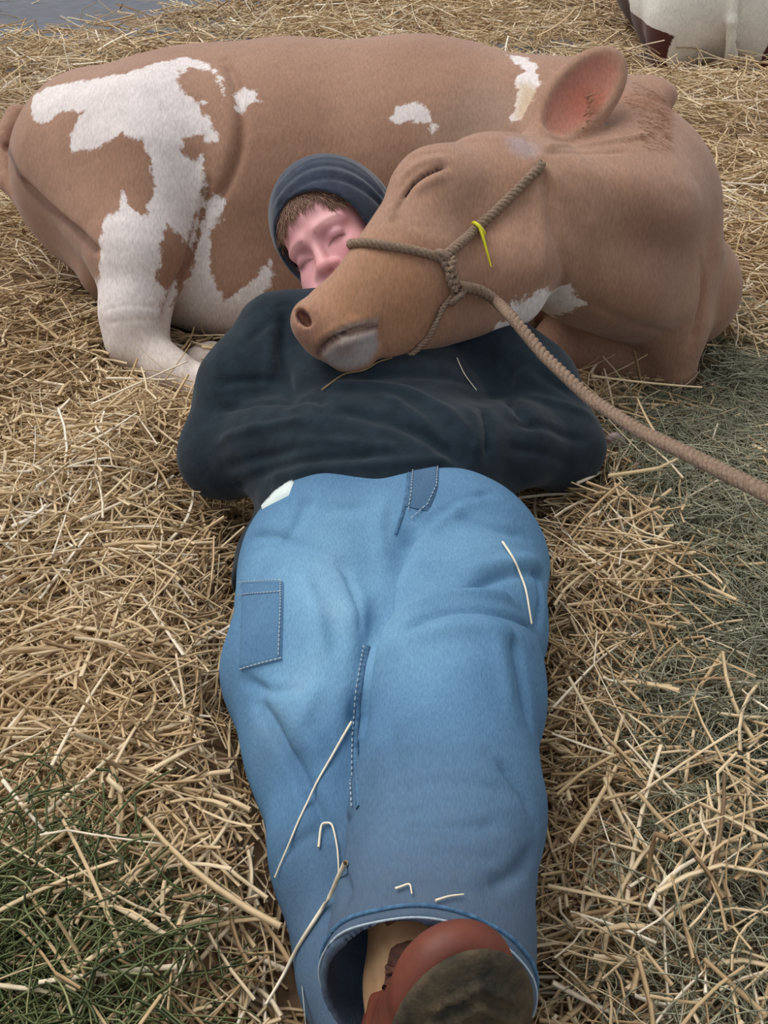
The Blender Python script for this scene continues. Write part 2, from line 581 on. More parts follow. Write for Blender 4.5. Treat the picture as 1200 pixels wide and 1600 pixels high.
# folds of skin
for pts, amp, wd in [
    ([(352, 95), (378, 150), (380, 215), (366, 270), (335, 320)], -.014, .012),
    ([(335, 110), (358, 160), (362, 220), (348, 270)], .008, .02),
    ([(322, 290), (318, 340), (300, 400), (275, 450), (258, 500)], -.016, .012),
    ([(318, 270), (316, 330), (300, 380)], .010, .008),
    ([(12, 230), (40, 290), (75, 325), (120, 360), (155, 395)], -.015, .009),
    ([(165, 485), (210, 475), (250, 482)], -.003, .005), ([(168, 505), (212, 498), (250, 500)], -.003, .005),
    ([(632, 306), (642, 290), (660, 274), (692, 262)], -.0105, .0042),
    ([(640, 308), (655, 294), (680, 280), (700, 272)], .0055, .008),
    ([(626, 285), (642, 264), (668, 252), (700, 250)], .0055, .007),
    ([(618, 330), (628, 312), (634, 300)], -.005, .005),
    ([(640, 250), (670, 238), (705, 240)], -.003, .004),
    ([(496, 552), (512, 532), (535, 520), (560, 514), (590, 508)], -.018, .0055),
    ([(512, 548), (545, 530), (580, 525)], .003, .008),
    ([(500, 535), (530, 510), (575, 498)], .004, .008),
    ([(592, 505), (598, 525), (590, 550)], -.005, .006),
    ([(848, 260), (858, 300), (862, 350), (880, 400), (885, 440), (860, 470)], -.007, .012),
    ([(830, 270), (842, 320), (846, 370), (850, 410), (830, 450)], .006, .015),
    ([(845, 250), (860, 275), (880, 300)], .007, .012),
    ([(850, 232), (900, 228), (960, 222), (1010, 210)], .006, .006),
    ([(855, 242), (910, 240), (980, 238)], -.004, .006),
    ([(930, 350), (1000, 380), (1070, 400), (1105, 405)], -.034, .055), ([(900, 285), (980, 290), (1060, 310)], .012, .05), ([(960, 470), (1010, 480), (1060, 500)], .012, .035),
    ([(920, 470), (980, 500), (1040, 520)], -.004, .012),
    ([(1100, 380), (1108, 430), (1095, 490), (1080, 540)], -.012, .010),
    ([(800, 205), (825, 225), (838, 245)], -.006, .007),
    ([(700, 225), (740, 215), (790, 220)], .004, .012),
    ([(640, 545), (680, 500), (695, 470)], -.003, .006),
    ([(600, 345), (640, 370), (700, 385)], .003, .015),
]:
    fold(cme, ct, pts, amp, wd)
V = verts(cme); N = normals(cme)
set_verts(cme, V + N * (.0014 * vnoise(V[:, 0] + V[:, 2] * .6, V[:, 1] - V[:, 2], 14, 41) + .0003 * vnoise(V[:, 0] - V[:, 2], V[:, 1] + V[:, 2], 60, 42))[:, None])
ct = bvh(cme)
V = verts(cme); N = normals(cme)
white_polys = [
    ([(48, 172), (52, 150), (75, 136), (130, 126), (200, 114), (250, 96), (290, 90), (325, 98), (345, 120), (352, 150), (342, 165), (318, 160), (300, 118), (280, 110), (278, 140), (300, 152), (318, 175), (338, 205), (342, 222), (300, 215), (284, 232), (300, 250), (316, 240), (322, 290), (310, 330), (292, 380), (262, 350), (250, 400), (262, 440), (255, 470), (250, 545), (262, 575), (330, 640), (300, 620), (200, 570), (165, 545), (158, 480), (156, 420), (160, 350), (168, 338), (186, 330), (190, 300), (205, 325), (228, 340), (240, 290), (232, 240), (222, 218), (190, 210), (150, 232), (112, 236), (108, 210), (130, 175), (100, 172), (72, 190), (58, 192)], .25),
    ([(365, 150), (378, 138), (402, 140), (404, 156), (392, 165), (378, 178), (368, 168)], .1),
    ([(262, 500), (300, 420), (325, 310), (335, 305), (350, 312), (345, 345), (330, 360), (328, 420), (350, 470), (392, 440), (424, 405), (426, 430), (410, 480), (400, 560), (300, 570), (262, 560)], .2),
    ([(608, 185), (620, 166), (645, 160), (668, 166), (678, 185), (682, 196), (676, 212), (668, 194), (640, 188), (615, 190)], .1),
    ([(794, 86), (818, 88), (838, 100), (838, 116), (846, 128), (832, 155), (815, 186), (794, 190), (806, 160), (812, 140), (806, 122), (818, 112)], .15),
    ([(768, 516), (790, 500), (800, 475), (840, 456), (870, 450), (890, 444), (898, 460), (915, 472), (890, 486), (850, 500), (820, 520), (790, 528)], .12),
]
sd = np.full(len(V), -.5)
for poly, th in white_polys:
    sd = np.maximum(sd, patch_sd(V, N, ct, poly, th))
# brown islands inside the white
for poly in [[(278, 118), (300, 104), (335, 112), (350, 150), (352, 200), (336, 170), (318, 160), (300, 145), (280, 138)],
             [(284, 218), (300, 208), (320, 212), (325, 235), (306, 250), (286, 240)],
             [(250, 380), (262, 362), (292, 380), (275, 430), (262, 455), (244, 440), (250, 415)]]:
    sd = np.minimum(sd, -patch_sd(V, N, ct, poly, .2))
leg = np.array([w(208, 470, 2.2), w(212, 535, 2.2), w(262, 575, 2.17), w(330, 605, 2.13), w(385, 630, 2.1)])
sd = np.maximum(sd, np.where(V[:, 2] < .25, .085 - seg_dist(V, leg), -.5))
sd = np.where(np.linalg.norm(V - ec, axis=1) < .14, -.5, sd)
attr(cme, 'white', sd)
soil = np.clip(patch_sd(V, N, ct, [(794, 190), (800, 128), (860, 122), (860, 190)], .15) / .02, 0, 1)
soil = np.maximum(soil, .55 * np.clip(1 - V[:, 2] / .22, 0, 1))
attr(cme, 'soil', soil)
layers = []
hb = lambda x, y, r, s=.6: blob(V, hit(ct, x, y), r, s)
layers.append((.6 * hb(600, 480, .15), S(176, 122, 82)))
layers.append((.5 * hb(500, 540, .07), S(150, 104, 78)))
layers.append((.5 * hb(560, 430, .07), S(150, 112, 84)))
layers.append((.55 * hb(700, 220, .09), S(168, 138, 116)))
layers.append((.45 * hb(760, 180, .12), S(150, 128, 112)))
layers.append((.7 * hb(818, 228, .04), S(170, 150, 150)))
layers.append((.6 * hb(1000, 150, .12), S(158, 98, 62)))
layers.append((.5 * hb(1040, 390, .14, 1), S(122, 92, 82)))  # shade of the neck hollow, painted into the coat colour
earin = np.clip(1 - np.sqrt((((V - ec) @ ea) / (el_len * .44)) ** 2 + (((V - ec) @ es) / .047) ** 2), 0, .25) * 4 * ((V - ec) @ en < .03) * (np.abs((V - ec) @ en) < .05) * (N @ en > .1)
layers.append((earin, S(172, 112, 94)))
layers.append((earin * .6 * blob(V, ec - es * .02, .05), S(178, 100, 78)))
pl = patch_sd(V, N, ct, [(500, 548), (515, 530), (545, 520), (586, 512), (592, 540), (575, 568), (545, 578), (515, 570)], .06)
layers.append((np.clip(pl / .014 + .5, 0, 1), S(172, 160, 156)))
layers.append((.6 * hb(538, 545, .030, .8), S(142, 110, 96)))
pl = patch_sd(V, N, ct, [(520, 520), (545, 508), (590, 496), (592, 506), (560, 514), (530, 524)], .06)
layers.append((.7 * np.clip(pl / .006 + .5, 0, 1), S(196, 178, 166)))
layers.append((.75 * hb(470, 515, .035), S(170, 124, 104)))
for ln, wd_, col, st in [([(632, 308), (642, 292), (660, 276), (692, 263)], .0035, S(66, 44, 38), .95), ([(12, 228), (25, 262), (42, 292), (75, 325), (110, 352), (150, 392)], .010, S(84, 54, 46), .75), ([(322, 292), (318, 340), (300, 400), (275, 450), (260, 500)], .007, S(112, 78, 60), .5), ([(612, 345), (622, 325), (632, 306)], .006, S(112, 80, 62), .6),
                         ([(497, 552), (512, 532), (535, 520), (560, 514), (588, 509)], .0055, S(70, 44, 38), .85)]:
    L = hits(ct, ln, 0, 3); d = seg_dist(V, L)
    layers.append((st * np.exp(-(d / wd_) ** 2), col))  # tail, flank and mouth lines: crease shade painted into the colour
layers.append((.9 * blob(V, w(477, 498, 1.60), .028, .5) * (N @ TO < .75), S(116, 62, 56)))
layers.append((.8 * np.clip(1 - np.linalg.norm(V - w(395, 632, 2.1), axis=1) / .05, 0, 1), S(120, 104, 90)))
build_tints(cme, V, N, layers)
cow_o = link('cow', cme, None, M['cow'])
tag(cow_o, 'reddish brown cow with white patches, asleep with its head on a person', 'cow')


def strands(pts, dirs, length, r0, bend, name, m, parent, seed=3, segs=4, flat=False):
    """a mesh of thin tapering hairs"""
    r = np.random.default_rng(seed); n = len(pts)
    L = length * r.uniform(.6, 1.2, n)
    P = np.zeros((n, segs + 1, 3)); P[:, 0] = pts; D = dirs.copy()
    for s in range(segs):
        D = D + bend + r.normal(0, .12, (n, 3)); D /= np.linalg.norm(D, axis=1)[:, None]
        P[:, s + 1] = P[:, s] + D * (L / segs)[:, None]
    return tubes(P, np.linspace(r0, r0 * .15, segs + 1)[None] * np.ones((n, 1)), name, m, parent)


def tubes(P, R, name, m, parent=None, sides=3, rnd=None, flat=None):
    n, k, _ = P.shape
    T = np.gradient(P, axis=1); T /= np.linalg.norm(T, axis=2)[..., None] + 1e-9
    ref = np.where(np.abs(T[..., 2:3]) > .9, np.array([1.0, 0, 0]), np.array([0, 0, 1.0]))
    A1 = np.cross(T, ref); A1 /= np.linalg.norm(A1, axis=2)[..., None] + 1e-9
    A2 = np.cross(T, A1)
    if flat is not None:
        tw = RNG.uniform(0, np.pi, n)[:, None, None]; B1 = A1 * np.cos(tw) + A2 * np.sin(tw); A2 = (A2 * np.cos(tw) - A1 * np.sin(tw)) * flat; A1 = B1
    ang = np.arange(sides) / sides * 2 * np.pi + .5
    V = P[:, :, None, :] + R[:, :, None, None] * (np.cos(ang)[None, None, :, None] * A1[:, :, None, :] + np.sin(ang)[None, None, :, None] * A2[:, :, None, :])
    base = (np.arange(n) * k * sides)[:, None, None]
    i, s = np.meshgrid(np.arange(k - 1), np.arange(sides), indexing='ij')
    q = np.stack([i * sides + s, i * sides + (s + 1) % sides, (i + 1) * sides + (s + 1) % sides, (i + 1) * sides + s], -1).reshape(1, -1, 4)
    F = (base + q).reshape(-1, 4)
    me = np_mesh(name, V.reshape(-1, 3), F)
    if rnd is not None: attr(me, 'rnd', np.repeat(rnd, k * sides))
    return link(name, me, parent, m, sides > 4)


# ear fringe and the russet hair on the crest behind the ear
pts, drs = [], []
for t in np.linspace(0, 1, 120):
    a_ = A + ea * el_len * (.12 + .5 * t) - es * (.045 * math.sin(math.pi * min(1, .25 + t * .7)))
    a_ = a_ + en * RNG.uniform(-.005, .012)
    pts.append(a_ + RNG.normal(0, .004, 3)); drs.append(ea * .6 - es * .1 + en * .25 + RNG.normal(0, .2, 3))
strands(np.array(pts), np.array(drs), .035, .0007, np.array([.05, 0, -.05]), 'ear_hair', M['tuft'], cow_o)
pts, drs = [], []
for _ in range(1900):
    x = RNG.uniform(948, 1040); y = RNG.uniform(128, 225) + max(0, x - 990) * .5
    h_ = hit(ct, x, y)
    if h_ is None or np.linalg.norm(h_ - CAMP) > 2.9 or h_[2] < .3 or np.linalg.norm(h_ - ec) < .115: continue
    if RNG.uniform() > 1.3 - math.hypot((x - 1000) / 60, (y - 170) / 60): continue
    pts.append(h_ - TO * .002); drs.append(RX * .7 - UPV * .2 + TO * .12 + RNG.normal(0, .12, 3))
if pts: strands(np.array(pts), np.array(drs), .030, .0006, np.array([.0, .0, -.08]), 'crest_hair', M['tuft'], cow_o)
# closed-eye lashes
L = hits(ct, [(634, 304), (645, 290), (662, 276), (690, 265)], .001, 14)
D_ = np.tile(TO * .5 - UPV * .9 - RX * .2, (len(L), 1))
strands(np.repeat(L, 4, 0), np.repeat(D_, 4, 0), .010, .0006, np.array([0, 0, -.05]), 'eyelashes', M['lash'], cow_o)

# ------------------------------------------------------------------ the sleeping person
# head frame
roll, yaw = math.radians(33), math.radians(27)
ex0 = math.cos(roll) * RX + math.sin(roll) * UPV; ey = -math.sin(roll) * RX + math.cos(roll) * UPV
ez = math.cos(yaw) * TO - math.sin(yaw) * ex0; ex = math.cos(yaw) * ex0 + math.sin(yaw) * TO
HR = np.array([ex, ey, ez]); HS = 1.13
HC = W(493, 384, 1.79) - ez * .078 * HS


def H(x, y, z): return HC + HS * (x * ex + y * ey + z * ez)


person = Body()
hs = lambda *r: tuple(HS * q for q in r)
person.el(H(0, .035, -.02), hs(.076, .088, .095), HR, .02)
person.el(H(0, -.03, .012), hs(.062, .082, .066), HR, .03)
person.el(H(0, -.088, .042), hs(.03, .026, .03), HR, .03)
for s in (-1, 1):
    person.el(H(s * .036, -.036, .046), hs(.026, .03, .026), HR, .02)
    person.rc(H(s * .014, .018, .074), H(s * .048, .016, .056), .008 * HS, .007 * HS, .02)
    person.el(H(s * .032, -.002, .090), hs(.016, .012, .013), HR, .014, True)
    person.el(H(s * .032, -.004, .0655), hs(.0155, .0105, .0115), HR, .005)
    person.el(H(s * .0115, -.040, .085), hs(.0066, .0062, .009), HR, .005)
    person.el(H(s * .079, -.012, -.008), hs(.010, .03, .018), HR, .008)
person.rc(H(0, .008, .074), H(0, -.032, .092), .0072 * HS, .0092 * HS, .010)
person.el(H(0, -.037, .096), hs(.0098, .0085, .009), HR, .007)
for s in (-1, 1): person.el(H(s * .006, -.047, .094), hs(.0035, .003, .005), HR, .003, True)
person.el(H(0, -.064, .073), hs(.024, .006, .011), HR, .006)
person.el(H(0, -.074, .071), hs(.020, .0065, .011), HR, .006)
person.el(H(0, -.0688, .085), hs(.022, .0018, .008), HR, .003, True)
# neck, trunk, arms with hands in the pocket, legs (inside the clothes)
NK = np.array([-.045, 1.70, .33])
person.rc(H(0, -.05, -.02), NK, .052, .055, .03)
person.chain([(NK, .06), (np.array([-.02, 1.56, .22]), .09), (np.array([0, 1.3, .15]), .085), (np.array([0, 1.16, .13]), .09)], .05, (.75, 1, 1.1))
SHL, ELL, HAL = np.array([-.185, 1.655, .285]), np.array([-.275, 1.475, .15]), np.array([-.09, 1.375, .255])
SHR, ELR, HAR = np.array([.175, 1.665, .27]), np.array([.305, 1.50, .15]), np.array([.12, 1.36, .245])
for sh, el_, ha, s in ((SHL, ELL, HAL, 1), (SHR, ELR, HAR, -1)):
    person.chain([(sh, .042), (el_, .034), (ha, .023)], .03)
    f = np.array([s * .9, -.25, .05]); f /= np.linalg.norm(f); sd_ = np.array([.2 * s, .95, 0])
    person.el(ha + f * .035, (.042, .036, .014), np.array([f, np.cross([0, 0, 1], f), [0, 0, 1]]), .01)
    for k_, (o_, l_) in enumerate(((-.024, .05), (-.008, .06), (.008, .056), (.024, .044))):
        b0 = ha + f * .065 + np.array([0, o_, 0]); person.chain([(b0, .008), (b0 + f * l_ * .6, .0075), (b0 + f * l_ + np.array([0, 0, -.014]), .0065)], .004)
    person.chain([(ha + f * .02 + np.array([0, .03, 0]), .010), (ha + f * .055 + np.array([0, .06, -.004]), .008)], .006)
person.chain([(np.array([.09, 1.15, .13]), .08), (np.array([.07, .86, .19]), .055), (np.array([.035, .50, .22]), .036)], .03)
person.chain([(np.array([-.09, 1.15, .12]), .08), (np.array([-.05, .83, .12]), .055), (np.array([.0, .44, .09]), .034)], .03)
pme = surface(person, (-.42, .3, -.02), (.42, 2.02, .62), .0036, 'person')
V = verts(pme); N = normals(pme)
L_ = (V - HC) @ HR.T / HS
lay = []
g = lambda x, y, z, r: np.clip(1.15 * np.exp(-(((L_ - np.array([x, y, z])) / r) ** 2).sum(1)), 0, 1)
lay.append((.55 * g(.035, -.035, .06, .022), S(226, 138, 146)))
lay.append((.55 * g(-.035, -.035, .06, .022), S(222, 136, 144)))
lay.append((.5 * g(0, -.038, .1, .014), S(224, 140, 142)))
for s in (-1, 1):
    lay.append((.75 * g(s * .032, .001, .078, np.array([.021, .0125, .024])), S(164, 106, 116)))  # purplish eyelids, with the socket shadow painted into the skin colour
    lid = np.exp(-((L_[:, 1] + .0095 + .25 * np.abs(L_[:, 0] - s * .032) ** 2 / .016) / .0018) ** 2) * (np.abs(L_[:, 0] - s * .032) < .0155) * (L_[:, 2] > .05)
    lay.append((.85 * lid, S(92, 56, 54)))
    brow = np.exp(-((L_[:, 1] - .021 + 9 * (L_[:, 0] - s * .034) ** 2) / .0036) ** 2) * (np.abs(L_[:, 0] - s * .034) < .022) * (L_[:, 2] > .04)
    lay.append((.5 * brow, S(142, 96, 86)))
lay.append((.85 * np.exp(-((L_[:, 1] + .069) / .0085) ** 2) * np.clip(1.3 - (L_[:, 0] / .02) ** 2, 0, 1) * (L_[:, 2] > .06), S(188, 104, 112)))
lay.append((.8 * g(.006, -.047, .094, .0045), S(96, 50, 50))); lay.append((.8 * g(-.006, -.047, .094, .0045), S(96, 50, 50)))  # nostril shadow painted into the skin colour
build_tints(pme, V, N, lay)
pers_o = link('person', pme, None, M['skin'])
tag(pers_o, 'person in dark navy hoodie and blue jeans lying asleep on straw under the cow head', 'person')

# hair: combed strands covering the front and sides of the scalp
pts, drs = [], []
for _ in range(5200):
    th = RNG.uniform(-1.75, 1.75); ph = RNG.uniform(.02, 1.25)
    v_ = np.array([math.sin(th) * math.cos(ph), math.sin(ph), math.cos(th) * math.cos(ph)])
    line = .30 + .22 * math.cos(th * 1.7) if abs(th) < 1.15 else -.3
    p = np.array([0, .035, -.02]) + v_ * np.array([.077, .089, .096])
    hl = .064 - 3.2 * p[0] ** 2 - (1.3 * max(0, p[0] - .035)) + .004 * math.sin(p[0] * 210)
    if p[2] > .02 and p[1] < hl: continue
    if p[2] <= .02 and p[1] < -.02: continue
    if p[0] < -.055 and RNG.uniform() < .6: continue
    pts.append(HC + HS * (p @ HR)); d_ = np.array([-.15 + RNG.normal(0, .3), -.6, .12]) + v_ * .42
    drs.append(d_ @ HR)
strands(np.array(pts), np.array(drs), .026, .0011, (np.array([-.03, -.22, -.04]) @ HR), 'hair', M['hair'], pers_o)

# hoodie
hood_top = Body()
q_ = (.62, 1, 1)
hood_top.chain([(np.array([.0, 1.245, .135]), .118), (np.array([-.005, 1.38, .16]), .132), (np.array([-.015, 1.53, .195]), .128), (np.array([-.02, 1.64, .245]), .105)], .05, (.68, 1, 1))
hood_top.chain([(SHL, .078), ((SHL + ELL) / 2 + np.array([-.01, 0, .01]), .075), (ELL, .070)], .05)
hood_top.chain([(ELL, .070), ((ELL + HAL) / 2 + np.array([0, -.01, .0]), .064), (HAL + np.array([.0, 0, .0]), .050)], .035)
hood_top.chain([(SHR, .078), ((SHR + ELR) / 2 + np.array([.015, 0, .01]), .075), (ELR, .070)], .05)
hood_top.chain([(ELR, .070), ((ELR + HAR) / 2, .064), (HAR, .050)], .035)
hood_top.el(np.array([.01, 1.36, .235]), (.15, .10, .06), k=.05)
hood_top.rc(np.array([-.11, 1.66, .29]), np.array([-.05, 1.70, .315]), .068, .06, .05)
hood_top.el(np.array([-.19, 1.25, .09]), (.045, .09, .06), k=.03)
hood_top.rc(np.array([-.19, 1.20, .05]), np.array([.19, 1.20, .05]), .05, .05, .03)
hood_top.cut(np.array([0, 1.185, .2]), np.array([0, -1, -.25]), .012)
hme = surface(hood_top, (-.46, 1.1, -.05), (.48, 1.9, .52), .0045, 'hoodie')
ht = bvh(hme)
for pts, amp, wd in [
    ([(445, 480), (440, 540), (445, 590), (455, 630)], -.014, .012), ([(425, 500), (418, 560), (420, 610)], .007, .014),
    ([(345, 600), (400, 590), (440, 600)], -.006, .010), ([(335, 640), (390, 632), (470, 622), (520, 628)], -.007, .010),
    ([(340, 690), (400, 668), (480, 655)], .007, .010), ([(350, 730), (420, 712), (470, 700)], -.007, .010),
    ([(365, 760), (440, 728), (520, 715), (600, 712)], -.008, .010), ([(420, 745), (500, 732), (600, 728), (700, 716)], .006, .010),
    ([(500, 610), (560, 600), (640, 610), (700, 640), (740, 690)], .010, .014), ([(520, 640), (590, 650), (660, 680), (720, 715)], -.008, .014),
    ([(560, 590), (650, 585), (740, 600)], -.006, .012), ([(755, 640), (765, 680), (762, 715)], -.012, .009), ([(735, 640), (745, 680), (740, 715)], .006, .009),
    ([(800, 560), (790, 600), (800, 640), (830, 660)], -.014, .012), ([(830, 570), (860, 600), (900, 620)], -.007, .010),
    ([(820, 620), (870, 630), (925, 650)], .007, .010), ([(800, 660), (860, 668), (910, 690)], -.007, .010), ([(790, 700), (850, 705), (890, 725)], -.006, .010),
    ([(470, 560), (500, 590), (500, 640)], -.005, .010), ([(600, 620), (640, 640), (690, 690)], .006, .010), ([(380, 540), (400, 520), (430, 500)], -.005, .010),
    ([(620, 660), (680, 690), (720, 728)], -.005, .008), ([(460, 690), (540, 690), (620, 700)], .005, .009),
]:
    fold(hme, ht, pts, amp * .85, wd * .85)
V = verts(hme); N = normals(hme)
set_verts(hme, V + N * (.0012 * vnoise(V[:, 0] * 1.3 + V[:, 2], V[:, 1] + V[:, 2] * .7, 55, 5))[:, None])
hoodie = link('hoodie', hme, pers_o, M['fleece'])
ht = bvh(hme)

# hood around the head: a shell with a round face opening
hd = Body()
hd.el(H(.004, .032, -.030), hs(.102, .120, .112), HR, .02)
hd.rc(H(-.045, -.06, .02), H(.02, -.10, .0), .035, .045, .05)
hd.rc(H(.0, -.08, -.03), NK + np.array([0, .02, .01]), .07, .085, .05)
hd.el(H(.004, .032, -.030), hs(.091, .109, .101), HR, .008, True)
hd.rc(H(-.002, .008, .03), H(-.006, -.004, .16), .074 * HS, .088 * HS, .012, sub=True)
hd.rc(H(.012, -.035, .03), H(.012, -.05, .16), .060 * HS, .066 * HS, .012, sub=True)
hdm = surface(hd, HC - .24, HC + .24, .0036, 'hood')
htr = bvh(hdm)
for k_, (rad, amp) in enumerate(((0, -.004), (12, .003), (22, -.0035), (34, .0025), (46, -.003))):
    fold(hdm, htr, [(432 - rad * .1, 330 - rad * .8), (470, 286 - rad * .95), (520, 274 - rad * .9), (570, 296 - rad * .9), (600, 325 - rad * .6)], amp, .0055)
link('hood', hdm, hoodie, M['hood'])


def ribbon(tree, pts, width, off, name, m, parent, sub=6, thick=.0012, closed=False):
    """a narrow raised strip laid over a surface along a line"""
    L = hits(tree, pts, 0, sub)
    L = L[np.r_[True, np.linalg.norm(np.diff(L, axis=0), axis=1) > 1e-5]]
    Nn = []
    for p in L:
        loc, nn, _, _ = tree.find_nearest(Vector(p))
        nn = np.array(nn); nn = nn if nn @ (CAMP - p) > 0 else -nn
        Nn.append(nn)
    Nn = np.array(Nn)
    for _ in range(4): Nn[1:-1] = (Nn[:-2] + Nn[1:-1] * 2 + Nn[2:]) / 4
    for _ in range(2): L[1:-1] = (L[:-2] + L[1:-1] * 2 + L[2:]) / 4
    T = np.gradient(L, axis=0); T /= np.linalg.norm(T, axis=1)[:, None] + 1e-9
    Sd = np.cross(T, Nn); Sd /= np.linalg.norm(Sd, axis=1)[:, None] + 1e-9
    V = []
    for p, n_, s_ in zip(L, Nn, Sd):
        for (u_, z_) in ((-1, -.004), (-1, off + thick * .3), (-.7, off + thick), (.7, off + thick), (1, off + thick * .3), (1, -.004)):
            V.append(p + s_ * width / 2 * u_ + n_ * z_)
    F = []
    for i_ in range(len(L) - 1):
        for k_ in range(5): F.append((i_ * 6 + k_, i_ * 6 + k_ + 1, i_ * 6 + 7 + k_, i_ * 6 + 6 + k_))
    me = np_mesh(name, V, F)
    return link(name, me, parent, m)


# jeans
def jean_leg(bd, pts, q=None, k=.03): bd.chain(pts, k, q)


RL = [(np.array([.113, 1.175, .135]), .133), (np.array([.105, 1.04, .155]), .108), (np.array([.086, .88, .195]), .102), (np.array([.067, .69, .215]), .094), (np.array([.038, .49, .228]), .096)]
LL = [(np.array([-.10, 1.17, .125]), .117), (np.array([-.100, .98, .125]), .108), (np.array([-.070, .87, .11]), .098), (np.array([-.036, .715, .09]), .085), (np.array([-.008, .595, .075]), .076), (np.array([.03, .45, .065]), .070)]
jn = Body()
jean_leg(jn, LL, k=.04)
jn.rc(np.array([-.08, 1.22, .15]), np.array([.08, 1.22, .15]), .112, .112, .05)
jn2 = Body(); jean_leg(jn2, RL, k=.04)
dirR = RL[-1][0] - RL[-2][0]; dirR /= np.linalg.norm(dirR)
dirL = LL[-1][0] - LL[-2][0]; dirL /= np.linalg.norm(dirL)
hemR = RL[-1][0] + dirR * .0; hemL = LL[-1][0] + dirL * .0


def jeans_f(P):
    a = jn(P); b_ = jn2(P)
    pl = (P - (hemL + dirL * .02)) @ dirL; a = np.maximum(a, pl)
    pr = (P - (hemR + dirR * .015)) @ (dirR * .93 + np.array([0, -.0, .37]) * .3); b_ = np.maximum(b_, pr)
    # hollow cuffs
    ab = hemR + dirR * .1 - (hemR - dirR * .13); t = np.clip((P - (hemR - dirR * .13)) @ ab / (ab @ ab), 0, 1)
    cav = np.linalg.norm(P - (hemR - dirR * .13) - t[:, None] * ab, axis=1) - (.055 + t * .031 * 2.0).clip(0, .087)
    b_ = np.maximum(b_, -cav)
    ab = dirL * .2; o_ = hemL - dirL * .1; t = np.clip((P - o_) @ ab / (ab @ ab), 0, 1)
    cav = np.linalg.norm(P - o_ - t[:, None] * ab, axis=1) - (.045 + t * .022)
    a = np.maximum(a, -cav)
    k = .010 + .055 * np.clip((P[:, 1] - .92) / .26, 0, 1)
    h = np.clip(.5 + .5 * (b_ - a) / k, 0, 1)
    return (b_ * (1 - h) + a * h - k * h * (1 - h)).astype(np.float32)


jme = surface(jeans_f, (-.3, .33, -.06), (.32, 1.42, .38), .0042, 'jeans')
jt = bvh(jme)
for pts, amp, wd in [
    ([(470, 900), (500, 960), (505, 1040)], .005, .012), ([(540, 880), (560, 940), (556, 1000)], -.004, .010), ([(840, 900), (850, 940), (838, 980)], -.006, .008), ([(770, 1180), (810, 1220), (838, 1280)], -.006, .009),
    ([(620, 1290), (700, 1300), (780, 1290)], -.004, .007), ([(600, 1120), (630, 1190), (620, 1260)], -.003, .012), ([(700, 800), (760, 830), (820, 840)], -.005, .010), ([(480, 770), (470, 820), (430, 860)], -.005, .010),
    ([(622, 985), (660, 962), (720, 950), (790, 958), (835, 985)], -.010, .008), ([(625, 962), (665, 945), (720, 932), (800, 940)], .010, .012),
    ([(630, 1005), (685, 985), (760, 980), (820, 1000)], .007, .014), ([(800, 990), (815, 1060), (828, 1130)], -.008, .008), ([(770, 980), (790, 1060), (800, 1110)], .004, .012),
    ([(730, 920), (790, 895), (850, 900)], -.009, .009), ([(720, 900), (780, 878), (840, 878)], .006, .012),
    ([(648, 815), (618, 865), (602, 930), (586, 1000), (570, 1070), (560, 1150)], -.016, .015), ([(560, 930), (548, 1000), (535, 1070)], .006, .02), ([(660, 850), (690, 810), (740, 785)], .006, .014), ([(650, 830), (700, 790), (770, 770)], -.005, .008),
    ([(600, 780), (590, 830), (600, 880)], .006, .012), ([(450, 780), (510, 800), (580, 790)], -.003, .012), ([(390, 860), (450, 850), (520, 870), (560, 900)], -.005, .012),
    ([(375, 850), (420, 830), (460, 850)], -.006, .010), ([(400, 1090), (440, 1150), (480, 1230), (510, 1300)], -.009, .010), ([(430, 1080), (470, 1140), (520, 1200)], .007, .015),
    ([(500, 1290), (580, 1275), (660, 1270)], -.004, .006), ([(590, 1345), (680, 1335), (780, 1345)], -.003, .006), ([(600, 1180), (680, 1150), (760, 1180)], .004, .02),
    ([(440, 1340), (480, 1300), (520, 1290)], -.005, .008), ([(500, 1060), (480, 1110), (460, 1160)], .004, .012), ([(760, 1385), (800, 1370), (835, 1330)], -.006, .008),
    ([(610, 1240), (690, 1220), (800, 1240)], -.003, .008), ([(380, 1060), (420, 1085), (460, 1080)], -.006, .008), ([(600, 1380), (680, 1368), (760, 1385)], .003, .008),
    ([(520, 1330), (545, 1370), (540, 1410)], -.005, .007), ([(700, 1440), (760, 1460), (800, 1480)], .003, .006),
]:
    fold(jme, jt, pts, amp * 1.25, wd * .9)
V = verts(jme); N = normals(jme)
set_verts(jme, V + N * (.0016 * vnoise(V[:, 0] + V[:, 2], V[:, 1] - V[:, 2] * .5, 50, 8))[:, None])
jt = bvh(jme); V = verts(jme)
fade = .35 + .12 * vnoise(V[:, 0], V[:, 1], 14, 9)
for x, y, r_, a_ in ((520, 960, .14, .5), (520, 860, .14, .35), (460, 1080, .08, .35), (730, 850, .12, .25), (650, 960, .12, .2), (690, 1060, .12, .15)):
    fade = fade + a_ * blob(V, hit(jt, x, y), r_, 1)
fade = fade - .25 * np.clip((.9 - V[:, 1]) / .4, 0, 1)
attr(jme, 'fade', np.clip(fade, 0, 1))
dirt = np.clip((.72 - V[:, 1]) / .3, 0, 1) * .9 + .3 * blob(V, hit(jt, 430, 1150), .07, 1)
attr(jme, 'dirt', np.clip(dirt, 0, 1))
jeans = link('jeans', jme, pers_o, M['denim'])
